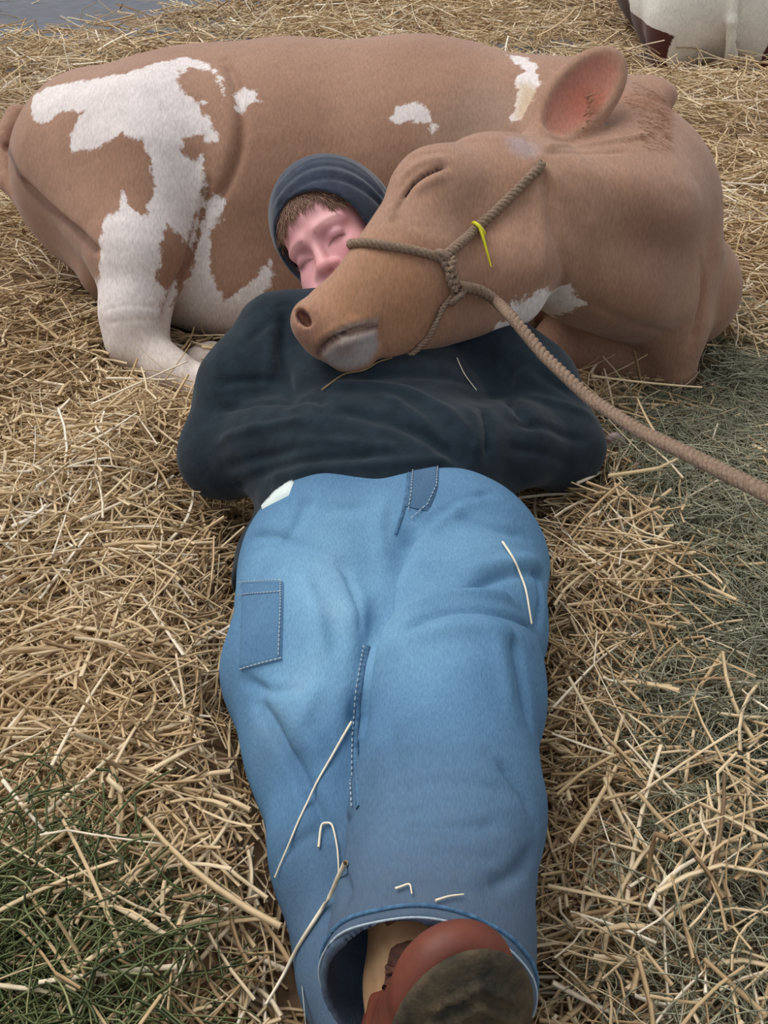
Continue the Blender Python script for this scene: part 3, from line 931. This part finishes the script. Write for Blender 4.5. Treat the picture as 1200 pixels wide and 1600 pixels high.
# seams
ribbon(jt, [(575, 1010), (568, 1040), (560, 1090), (556, 1150), (556, 1210), (560, 1262)], .006, .0005, 'inseam', M['denim_dark'], jeans)
ribbon(jt, [(640, 728), (636, 770), (630, 800), (618, 835)], .005, .0006, 'fly_seam', M['denim_dark'], jeans)
fl = ribbon(jt, [(664, 726), (663, 760), (650, 795)], .040, .0008, 'fly_flap', M['denim'], jeans, 6, .0015)
attr(fl.data, 'fade', np.full(len(fl.data.vertices), .12))


def stitches(tree, pts, step, name, parent, ln=.0045, r_=.0009, off=.002):
    L = hits(tree, pts, off, 30)
    s = np.r_[0, np.cumsum(np.linalg.norm(np.diff(L, axis=0), axis=1))]
    P = []
    for t in np.arange(0, s[-1] - ln, step):
        P.append([[np.interp(t + u_, s, L[:, k_]) for k_ in range(3)] for u_ in (0, ln / 2, ln)])
    P = np.array(P)
    return tubes(P, np.full(P.shape[:2], r_), name, M['thread'], parent, 4)


stitches(jt, [(566, 1010), (561, 1040), (553, 1090), (549, 1150), (549, 1210), (552, 1262)], .008, 'inseam_stitching', jeans)
stitches(jt, [(684, 728), (682, 760), (668, 790), (640, 812)], .007, 'fly_stitching', jeans, off=.0032)
stitches(jt, [(646, 728), (643, 770), (638, 800)], .007, 'fly_stitching', jeans, off=.0032)
# thigh pocket: a sewn-on panel of cloth
def panel(tree, quad, nu, nv, off, name, m, parent):
    (x0, y0), (x1, y1), (x2, y2), (x3, y3) = quad
    V_ = []; ok = True
    for i_ in range(nu + 1):
        for j_ in range(nv + 1):
            u_, v_ = i_ / nu, j_ / nv
            x = (x0 * (1 - u_) + x1 * u_) * (1 - v_) + (x3 * (1 - u_) + x2 * u_) * v_
            y = (y0 * (1 - u_) + y1 * u_) * (1 - v_) + (y3 * (1 - u_) + y2 * u_) * v_
            edge = min(u_, 1 - u_, v_, 1 - v_)
            h_ = hit(tree, x, y, off if edge > 0 else -.002)
            V_.append(h_ if h_ is not None else (V_[-1] if V_ else np.zeros(3)))
    F = [(i_ * (nv + 1) + j_, (i_ + 1) * (nv + 1) + j_, (i_ + 1) * (nv + 1) + j_ + 1, i_ * (nv + 1) + j_ + 1) for i_ in range(nu) for j_ in range(nv)]
    me = np_mesh(name, V_, F); attr(me, 'fade', np.full(len(V_), .25)); return link(name, me, parent, m)


PK = panel(jt, [(377, 908), (446, 906), (443, 1034), (372, 1052)], 16, 24, .003, 'thigh_pocket', M['denim'], jeans)
for ln_ in ([(376, 912), (444, 910)], [(440, 910), (437, 1032)], [(376, 932), (442, 928)], [(442, 1030), (376, 1046)]):
    stitches(jt, ln_, .006, 'pocket_stitching', PK, off=.0045)
# white cotton showing at the waist
panel(jt, [(408, 752), (468, 735), (452, 775), (392, 806)], 14, 10, .0035, 'undershirt', M['tee'], pers_o)
# hem stitching ring round the right-hand cuff
pts = []
u1 = np.cross(dirR, [0, 0, 1]); u1 /= np.linalg.norm(u1); u2 = np.cross(u1, dirR)
ring = []
for t in np.linspace(-.2, math.pi + .2, 60):
    o_ = hemR - dirR * .006; dr_ = u1 * math.cos(t) + u2 * math.sin(t)
    p_, n_, _, _ = jt.ray_cast(Vector(o_ + dr_ * .2), Vector(-dr_))
    if p_ is not None: ring.append(np.array(p_) + dr_ * .001)
ring = np.array(ring)
tubes((ring + dirR * .012)[None], np.full((1, len(ring)), .0011), 'frayed_hem_edge', M['thread'], jeans, 5)
if len(ring) > 3:
    tubes(ring[None], np.full((1, len(ring)), .0022), 'hem_seam', M['denim_dark'], jeans, 5)

# boot on top: sole turned to the viewer
def make_boot(name, heel, toe, ankle, side, lab, nv=None):
    """heel, toe: points at the two ends of the sole; ankle: the top of the shaft"""
    ax = toe - heel; Lb = np.linalg.norm(ax); ax /= Lb
    sh = ankle - heel; nrm = (sh if nv is None else np.array(nv)); nrm = nrm - ax * (nrm @ ax); nrm /= np.linalg.norm(nrm)      # from sole into the shoe
    sd_ = np.cross(ax, nrm) * side
    R_ = np.array([ax, sd_, nrm])
    p = lambda a, b_, c_: heel + ax * a * Lb + sd_ * b_ + nrm * c_
    up = Body()
    up.el(p(.16, 0, .050), (.055, .044, .060), R_, .03)
    up.el(p(.48, 0, .045), (.09, .044, .045), R_, .03)
    up.el(p(.79, .002, .034), (.068, .053, .034), R_, .03)
    up.rc(p(.18, 0, .07), ankle - sh * .22, .046, .046, .03)
    up.rc(p(.33, 0, .075), p(.66, 0, .055), .04, .036, .03)
    up.cut(p(.5, 0, .012), -nrm, .006)
    mes = surface(up, heel - .22 + (toe - heel) / 2, heel + .24 + (toe - heel) / 2, .0035, name)
    Vc = verts(mes); set_verts(mes, Vc + normals(mes) * (.0013 * vnoise(Vc[:, 0] + Vc[:, 2], Vc[:, 1] - Vc[:, 2], 75, 13))[:, None])
    bo = link(name, mes, pers_o, M['leather'])
    if lab: bo['label'] = lab
    bt = bvh(mes)
    # sole with lugs
    so = Body()
    so.el(p(.78, .002, .006), (.073, .0585, .014), R_, .012)
    so.el(p(.45, -.002, .006), (.11, .044, .014), R_, .02)
    so.el(p(.14, 0, .0), (.058, .043, .02), R_, .012)
    so.rc(p(.08, 0, .0), p(.26, 0, .0), .018, .016, .03)
    so.cut(p(0, 0, -.010), -nrm, .002)
    so.cut(p(0, 0, .016), nrm, .002)
    ms = surface(so, heel - .22 + (toe - heel) / 2, heel + .24 + (toe - heel) / 2, .003, 'sole')
    Vs = verts(ms); l_ = (Vs - heel) @ R_.T
    lug = (np.sin(l_[:, 0] * 340 + 5 * np.abs(l_[:, 1]) * 40) > .2) & (np.abs(l_[:, 1]) < .044)
    bot = l_[:, 2] < -.004
    Vs = Vs + np.where((lug & bot)[:, None], -nrm * .005, 0)
    Vs += nrm * (.0015 * vnoise(l_[:, 0], l_[:, 1], 160, 3) * bot)[:, None]
    set_verts(ms, Vs)
    link('sole', ms, bo, M['sole'])
    # padded collar and tongue
    cb = Body(); cb.rc(ankle - sh * .30, ankle + sh * .15, .047, .046, .01); cb.rc(ankle - sh * .5, ankle + sh * .5, .036, .036, .006, sub=True)
    mc = surface(cb, ankle - .16, ankle + .16, .0035, 'collar'); Vc = verts(mc); set_verts(mc, Vc + normals(mc) * (.003 * vnoise(Vc[:, 0] + Vc[:, 2], Vc[:, 1], 70, 12))[:, None]); link('collar', mc, bo, M['suede'])
    la = sh / np.linalg.norm(sh); f1 = ax - la * (ax @ la); f1 /= np.linalg.norm(f1); f2 = np.cross(la, f1)
    for k_ in range(4):
        P_ = [ankle - sh * (.22 - .1 * k_) + la * (.012 * math.sin(t * 2 + k_ * 3)) + f1 * .016 + .0415 * (f1 * math.cos(t) + f2 * math.sin(t)) for t in np.linspace(-1.1, 1.1, 16)]
        tubes(np.array(P_)[None], np.full((1, 16), .0026), 'lace', M['lace'], bo, 6)
    tg = Body(); tg.rc(ankle - sh * .34 + f1 * .015, ankle + sh * .05 + f1 * .018, .040, .038, .01); tg.cut(ankle + sh * .05, la, .01); tg.cut(ankle + f1 * .004, -f1, .005)
    link('tongue', surface(tg, ankle - .14, ankle + .14, .004, 'tongue'), bo, M['lace'])
    # laces across the instep
    for k_ in range(5):
        t0 = .36 + .07 * k_
        P_ = []
        for s_ in np.linspace(-1, 1, 13):
            o_ = p(t0 + .03 * s_ * (1 if k_ % 2 else -1), s_ * .03, .22)
            q, n_, _, _ = bt.ray_cast(Vector(o_), Vector(-nrm))
            if q is not None: P_.append(np.array(q) + nrm * .002)
        if len(P_) > 4: tubes(np.array(P_)[None], np.full((1, len(P_)), .0026), 'lace', M['lace'], bo, 6)
    return bo, p, bt


boot, bp, bt_ = make_boot('boot', np.array([.028, .335, .125]), np.array([.073, .415, .378]), np.array([.030, .515, .235]), 1, 'red-brown work boot with dirty dark sole turned up', (-.24, .95, -.1))
make_boot('boot', np.array([.02, .37, .055]), np.array([-.19, .27, .12]), np.array([-.0, .46, .10]), 1, None)

# ------------------------------------------------------------------ rope halter and lead
def rope_path(pts, n):
    pts = np.array(pts); s = np.r_[0, np.cumsum(np.linalg.norm(np.diff(pts, axis=0), axis=1))]
    t = np.linspace(0, s[-1], n)
    P = np.stack([np.interp(t, s, pts[:, k_]) for k_ in range(3)], -1)
    for _ in range(6): P[1:-1] = (P[:-2] + 2 * P[1:-1] + P[2:]) / 4
    return P


def rope(path, r_, name, parent, m=None, pitch=.028):
    """three-strand laid rope"""
    s = np.r_[0, np.cumsum(np.linalg.norm(np.diff(path, axis=0), axis=1))]
    n = max(8, int(s[-1] / .003)); t = np.linspace(0, s[-1], n)
    P = np.stack([np.interp(t, s, path[:, k_]) for k_ in range(3)], -1)
    T = np.gradient(P, axis=0); T /= np.linalg.norm(T, axis=1)[:, None]
    a1 = np.cross(T, [0.2, .3, .93]); a1 /= np.linalg.norm(a1, axis=1)[:, None]; a2 = np.cross(T, a1)
    Q = []
    for k_ in range(3):
        an = t / pitch * 2 * np.pi + k_ * 2 * np.pi / 3
        Q.append(P + .52 * r_ * (np.cos(an)[:, None] * a1 + np.sin(an)[:, None] * a2))
    return tubes(np.array(Q), np.full((3, n), r_ * .56), name, m or M['rope'], parent, 7)


halter = bpy.data.objects.new('rope_halter', None); COL.objects.link(halter)
halter.location = W(700, 420, 1.6)
tag(halter, 'tan twisted rope halter on the brown cow with a long lead rope', 'halter')
bpy.context.view_layer.update()
inv = halter.matrix_world.inverted()


def under(o, par, pinv):
    o.matrix_parent_inverse = pinv; return o


def ch(lst, off): return hits(ct, lst, off, 8)


R0 = .0085
o = rope(rope_path(ch([(547, 386), (570, 383), (610, 388), (650, 394), (686, 404)], R0 * .8), 120), R0 * .85, 'noseband', halter); under(o, halter, inv)
o = rope(rope_path(ch([(690, 404), (730, 370), (770, 335), (810, 295), (838, 268), (845, 258)], R0 * .8), 120), R0, 'cheek_rope', halter); under(o, halter, inv)
o = rope(rope_path(ch([(688, 402), (700, 425), (706, 445), (712, 462)], R0 * 1.1), 60), R0 * 1.15, 'loop', halter); under(o, halter, inv)
o = rope(rope_path(ch([(700, 408), (695, 430), (703, 452)], R0 * 1.8), 60), R0 * .8, 'loop', halter); under(o, halter, inv)
o = rope(rope_path(ch([(706, 460), (690, 480), (682, 500), (668, 525), (648, 545), (632, 556)], R0 * .5), 90), R0 * .62, 'chin_rope', halter, None, .02); under(o, halter, inv)
kn = ch([(686, 402)], 0) if False else np.array([hit(ct, 688, 404, .006)])[0]
P_ = []
for t in np.linspace(0, 2 * math.pi, 24): P_.append(kn + .011 * (math.cos(t) * (RX * .8 - UPV * .5) + math.sin(t) * (UPV * .4 + TO * .8)))
o = tubes(np.array(P_)[None], np.full((1, 24), .006), 'knot', M['rope'], halter, 7); under(o, halter, inv)
ring_c = hit(ct, 710, 462, .010); P_ = []
for t in np.linspace(0, 2 * math.pi, 24): P_.append(ring_c + .012 * (math.cos(t) * (RX * .7 + UPV * .7) + math.sin(t) * TO))
o = tubes(np.array(P_)[None], np.full((1, 24), .0055), 'knot', M['rope'], halter, 7); under(o, halter, inv)
s0 = hit(ct, 708, 445, .014)
lead = [s0, hit(ct, 740, 452, .014), hit(ct, 770, 468, .012), W(800, 496, 1.60), W(850, 556, 1.54), W(920, 622, 1.46), W(1000, 674, 1.33), W(1100, 722, 1.18), W(1200, 772, 1.05), W(1330, 840, .93), W(1500, 960, .86), W(1650, 1200, .88)]
o = rope(rope_path(lead, 260), .0092, 'lead_rope', halter, None, .034); under(o, halter, inv)
zc = hit(ct, 745, 362, .010)
cable = bpy.data.objects.new('x', None) if False else None
P_ = []
zd = W(838, 268, 1.7) - W(730, 370, 1.7); zd /= np.linalg.norm(zd); z1 = np.cross(zd, TO); z1 /= np.linalg.norm(z1)
for t in np.linspace(0, 2 * math.pi, 28): P_.append(zc - TO * .002 + .0125 * (math.cos(t) * z1 + math.sin(t) * TO))
o = tubes(np.array(P_)[None], np.full((1, 28), .0034), 'cable_tie', M['yellow'], halter, 6); under(o, halter, inv)
o['label'] = 'yellow plastic cable tie'
tl = [zc + TO * .012 + z1 * -.0, hit(ct, 752, 378, .016), hit(ct, 760, 398, .008), hit(ct, 766, 417, .006)]
tl = rope_path(tl, 20)
o2 = tubes(tl[None], np.linspace(.0030, .0014, 20)[None], 'tie_tail', M['yellow'], o, 6)
o2.matrix_parent_inverse = Matrix()

# ------------------------------------------------------------------ the other cow, its rump at the top edge
c2 = Body()
g2 = lambda x, y, z: G(x, y, z)
base = G(1112, 118, .0)
cc = base + np.array([0, .32, .28])
c2.el(cc, (.33, .36, .33), k=.05)
c2.el(cc + np.array([0, .5, .05]), (.33, .5, .34), k=.1)
for s in (-1, 1):
    c2.el(cc + np.array([s * .15, -.22, -.06]), (.15, .14, .24), k=.05)
    c2.rc(cc + np.array([s * .17, -.24, -.1]), cc + np.array([s * .21, -.28, -.24]), .09, .05, .05)
c2.rc(cc + np.array([.02, -.30, .25]), cc + np.array([.03, -.375, -.05]), .03, .022, .02)
c2.rc(cc + np.array([.03, -.375, -.05]), cc + np.array([.06, -.37, -.22]), .022, .03, .02)
c2.rc(cc + np.array([.05, -.35, .05]), cc + np.array([.055, -.39, -.25]), .008, .012, .02, sub=True)
c2m = surface(c2, cc - np.array([.6, .6, .38]), cc + np.array([.6, 1.2, .5]), .012, 'cow')
V = verts(c2m); N = normals(c2m); r_ = (V - cc)
wsd = np.minimum(.21 - r_[:, 0], r_[:, 0] + .19 + .2 * np.clip((V[:, 2] - .17) / .05, 0, 1)) + .04 * vnoise(V[:, 0], V[:, 2], 12, 4) + .02 * vnoise(V[:, 0], V[:, 2], 30, 6)
wsd = np.minimum(wsd, .3 - r_[:, 1])
attr(c2m, 'white', wsd); attr(c2m, 'soil', .35 * np.clip(1 - V[:, 2] / .25, 0, 1)); build_tints(c2m, V, N, [(np.zeros(len(V)), (0, 0, 0))])
o = link('cow', c2m, None, M['cow2'])
tag(o, 'white cow with dark maroon patches seen from behind, lying beyond the brown cow', 'cow')


# ------------------------------------------------------------------ loose straw
def inside(P, margin):
    P = P.astype(np.float64)
    d = np.minimum(cow(P), person(P))
    d = np.minimum(d, hood_top(P)); d = np.minimum(d, jeans_f(P)); d = np.minimum(d, c2(P)); d = np.minimum(d, hd(P))
    return d < margin


def scatter(name, n, region, length, width, zlift, m, label, cat, seed, tilt=.18, curl=.15, orient=None, rb=(0, 1), segs=4):
    r = np.random.default_rng(seed)
    x, y = region(r, n)
    k = len(x)
    L = r.uniform(length[0], length[1], k) ** 1.0
    dist = np.hypot(y, CH)
    wd = width * r.uniform(.4, 1.5, k) * (1 + .16 * np.clip(dist - 2.0, 0, 5))
    L = L * (1 + .10 * np.clip(dist - 2.5, 0, 4))
    az = r.uniform(0, np.pi, k) if orient is None else orient(x, y, r)
    az = az + r.normal(0, .35, k) + 1.1 * vnoise(x, y, 5, seed + 1)
    tl = r.normal(0, tilt, k)
    D = np.stack([np.cos(az) * np.cos(tl), np.sin(az) * np.cos(tl), np.sin(tl)], -1)
    z0 = terrain(x, y) + zlift * r.uniform(0, 1, k) ** 1.3 * (1 + .6 * vnoise(x, y, 9, seed + 2))
    P = np.zeros((k, segs + 1, 3)); cdir = r.normal(0, curl, (k, 3)); cdir[:, 2] *= .4
    kink = r.integers(1, segs, k); kd = r.normal(0, .55, (k, 3)) * (r.uniform(0, 1, k) < .3)[:, None]; kd[:, 2] *= .3
    Q = np.zeros((k, 3))
    for s in range(segs):
        D = D + cdir + kd * (kink == s)[:, None]; D /= np.linalg.norm(D, axis=1)[:, None]
        P[:, s] = Q; Q = Q + D * (L / segs)[:, None]
    P[:, segs] = Q
    P = P - P.mean(1)[:, None] + np.stack([x, y, z0], -1)[:, None]
    tz = terrain(P[..., 0], P[..., 1])
    P[..., 2] = np.maximum(P[..., 2], tz + .001)
    ok = ~inside(P.reshape(-1, 3), .004).reshape(k, segs + 1).any(1)
    P = P[ok]; wd = wd[ok]
    rn = np.clip(r.beta(2.2, 2.0, len(P)) * (rb[1] - rb[0]) + rb[0] + .16 * vnoise(P[:, 0, 0], P[:, 0, 1], 7, 99) + .08 * vnoise(P[:, 0, 0], P[:, 0, 1], 2, 98), 0, 1)
    R = wd[:, None] * np.linspace(1, .75, segs + 1)[None] * .5
    o = tubes(P, R, name, m, None, 4 if width > .003 else 3, rn, .45 if width > .003 else None)
    tag(o, label, cat, kind='stuff')
    return o


def frust(ymin, ymax, pad=.25, pw=1.0):
    def f(r, n):
        # even over the ground area in view, somewhat denser close to the camera
        y = ymin + (ymax - ymin) * r.uniform(0, 1, n * 3) ** pw
        hwid = .40 * (y * .809 + CH * .588) + pad
        x = r.uniform(-1, 1, n * 3) * 3.4
        m_ = np.abs(x) < hwid
        x, y = x[m_][:n], y[m_][:n]
        return x, y
    return f


def greenw(x, y):
    """how much of the bedding here is grey-green hay"""
    a = np.clip((x - (.13 + .15 * y + .04 * vnoise(x, y, 9, 31))) / .12, 0, 1) * np.clip((2.3 - y) / .35, 0, 1)
    a = a * (1 - .75 * np.exp(-(((x - .36) / .10) ** 2 + ((y - 1.18) / .16) ** 2))) * (1 - .45 * np.exp(-((y - .5) / .25) ** 2))
    return a


def grassw(x, y): return np.clip(1.3 - np.hypot((x + .46) / .26, (y - .46) / .30) + .15 * vnoise(x, y, 12, 8), 0, 1)


def golden(f):
    def g_(r, n):
        x, y = f(r, n); u = r.uniform(0, 1, len(x))
        pave = (y - 5.05) - (x + 1.9) * 1.0 + .25 * vnoise(x, y, 6, 55)
        k = (u > .8 * greenw(x, y)) & (u > .97 * grassw(x, y)) & ~((pave > 0) & (x < -.2) & (u > .02))
        return x[k], y[k]
    return g_


scatter('loose_straw', 46000, golden(frust(.0, 2.2, .65)), (.03, .18), .0056, .055, M['straw'], 'loose golden straw bedding, dry broken stalks covering the floor', 'straw', 11, .24, .13)
o1 = SC.objects['loose_straw']
scatter('loose_straw', 38000, golden(frust(2.0, 9.5, .6, 1.5)), (.08, .24), .0050, .08, M['straw'], 'loose golden straw behind the cows up to the grey pavement', 'straw', 12, .22, .1)
scatter('long_straw', 1800, golden(frust(.1, 3.0, .2)), (.12, .24), .0062, .08, M['straw'], 'longer pale straw stalks lying on top of the bedding', 'straw', 13, .14, .06, None, (.3, 1.0), 5)


def hayreg(f, wf):
    def g_(r, n):
        x, y = f(r, n); u = r.uniform(0, 1, len(x)); k = u < wf(x, y); return x[k], y[k]
    return g_


scatter('grey_green_hay', 170000, hayreg(frust(.0, 2.6, .65), greenw), (.03, .13), .0022, .055, M['hay'], 'fine grey-green hay heaped at the right of the sleeper', 'hay', 14, .25, .28, None, (0, .95), 5)
scatter('green_hay', 60000, hayreg(frust(.02, 1.1, .3), grassw), (.04, .15), .0029, .07, M['green'], 'fresh green hay in the lower left corner', 'hay', 15, .25, .2, None, (0, 1), 5)

# pavement slab
me = bpy.data.meshes.new('pavement'); bm = bmesh.new(); bmesh.ops.create_cube(bm, size=1)
for v_ in bm.verts: v_.co = ((-8.0 if v_.co.x < 0 else 1.5), (4.4 if v_.co.y < 0 else 14.0), (-.10 if v_.co.z < 0 else .022))
bm.to_mesh(me); bm.free()

# ------------------------------------------------------------------ single stalks lying on the sleeper
def surf_any(x, y, off=.004):
    best = None
    for tr in (jt, ht, ct, bt_):
        h_ = hit(tr, x, y, off)
        if h_ is not None and (best is None or np.linalg.norm(h_ - CAMP) < np.linalg.norm(best - CAMP)): best = h_
    g_ = G(x, y, .085)
    if best is None or np.linalg.norm(g_ - CAMP) < np.linalg.norm(best - CAMP): best = g_
    return best


ST = [([(545, 1130), (510, 1200), (470, 1280), (435, 1370)], .0028, 'long straw stalk slanting across both shins of the jeans'),
      ([(546, 1350), (520, 1400), (470, 1480), (415, 1570)], .0046, 'thick pale straw stalk leaning past the trouser cuff'),
      ([(500, 1326), (502, 1290), (522, 1284), (530, 1330), (530, 1365)], .0026, 'bent forked straw on the shin above the cuff'),
      ([(783, 850), (800, 875), (818, 920), (826, 975)], .0032, 'straw stalk with a pale tip on the thigh'),
      ([(620, 1392), (642, 1382), (645, 1402)], .002, 'short curl of straw on the cuff edge'),
      ([(680, 1412), (700, 1405), (722, 1402)], .0022, 'short straw lying on the cuff beside the boot'),
      ([(712, 562), (722, 585), (742, 612)], .0016, 'thin pale stalk on the hoodie below the jaw'),
      ([(505, 612), (540, 585), (585, 570), (612, 562)], .0024, 'dark thin stalk hanging from the cow mouth'),
      ([(900, 752), (945, 734), (1010, 724), (1075, 742)], .005, 'long curved straw stalk right of the elbow under the lead rope'),
      ([(1075, 1010), (1140, 985), (1200, 975)], .004, 'pale straw stalk lying on the grey-green hay'),
      ([(860, 1110), (935, 1030), (1000, 985)], .004, 'straight straw stalk pointing away from the thigh'),
      ([(5, 1220), (40, 1265), (80, 1310)], .0055, 'broad golden stalk at the left edge of the bedding'),
      ([(160, 1110), (240, 1112), (330, 1120)], .005, 'level pale stalk on the straw left of the knee')]
for pts, wd_, lab in ST:
    P_ = []
    for (a_, b_) in zip(pts[:-1], pts[1:]):
        for t in np.linspace(0, 1, 6, endpoint=False): P_.append(surf_any(a_[0] + (b_[0] - a_[0]) * t, a_[1] + (b_[1] - a_[1]) * t, .004))
    P_.append(surf_any(*pts[-1], .004)); P_ = np.array(P_)
    for _ in range(3): P_[1:-1] = (P_[:-2] + 2 * P_[1:-1] + P_[2:]) / 4
    o = tubes(P_[None], np.linspace(wd_, wd_ * .6, len(P_))[None] * .6, 'straw_stalk', M['straw'], None, 5, np.array([.92 if 'dark' not in lab else .1]))
    tag(o, lab, 'straw', 'single straw stalks')
# pavement slab edge-to-edge under the straw's far end
pav = link('trim_pavement', me, None, M['pave'], False)
tag(pav, 'smooth grey pavement beyond the straw at the top left', 'pavement', kind='structure')

# pale scrap beside the elbow
sc_ = Body(); c_ = G(958, 694, .095)
sc_.el(c_, (.020, .010, .034), np.array([RX, [0, .9, .4], [0, -.4, .9]]), .01)
sc_.el(c_ + np.array([.014, 0, -.016]), (.016, .008, .022), None, .01)
sm = surface(sc_, c_ - .07, c_ + .07, .003, 'scrap')
Vv = verts(sm); Nn_ = normals(sm); set_verts(sm, Vv + Nn_ * (.003 * vnoise(Vv[:, 0] + Vv[:, 2], Vv[:, 1] - Vv[:, 2], 160, 77))[:, None])
tag(link('scrap', sm, None, M['pink']), 'small pale pink scrap in the hay beside the right-hand elbow', 'scrap')
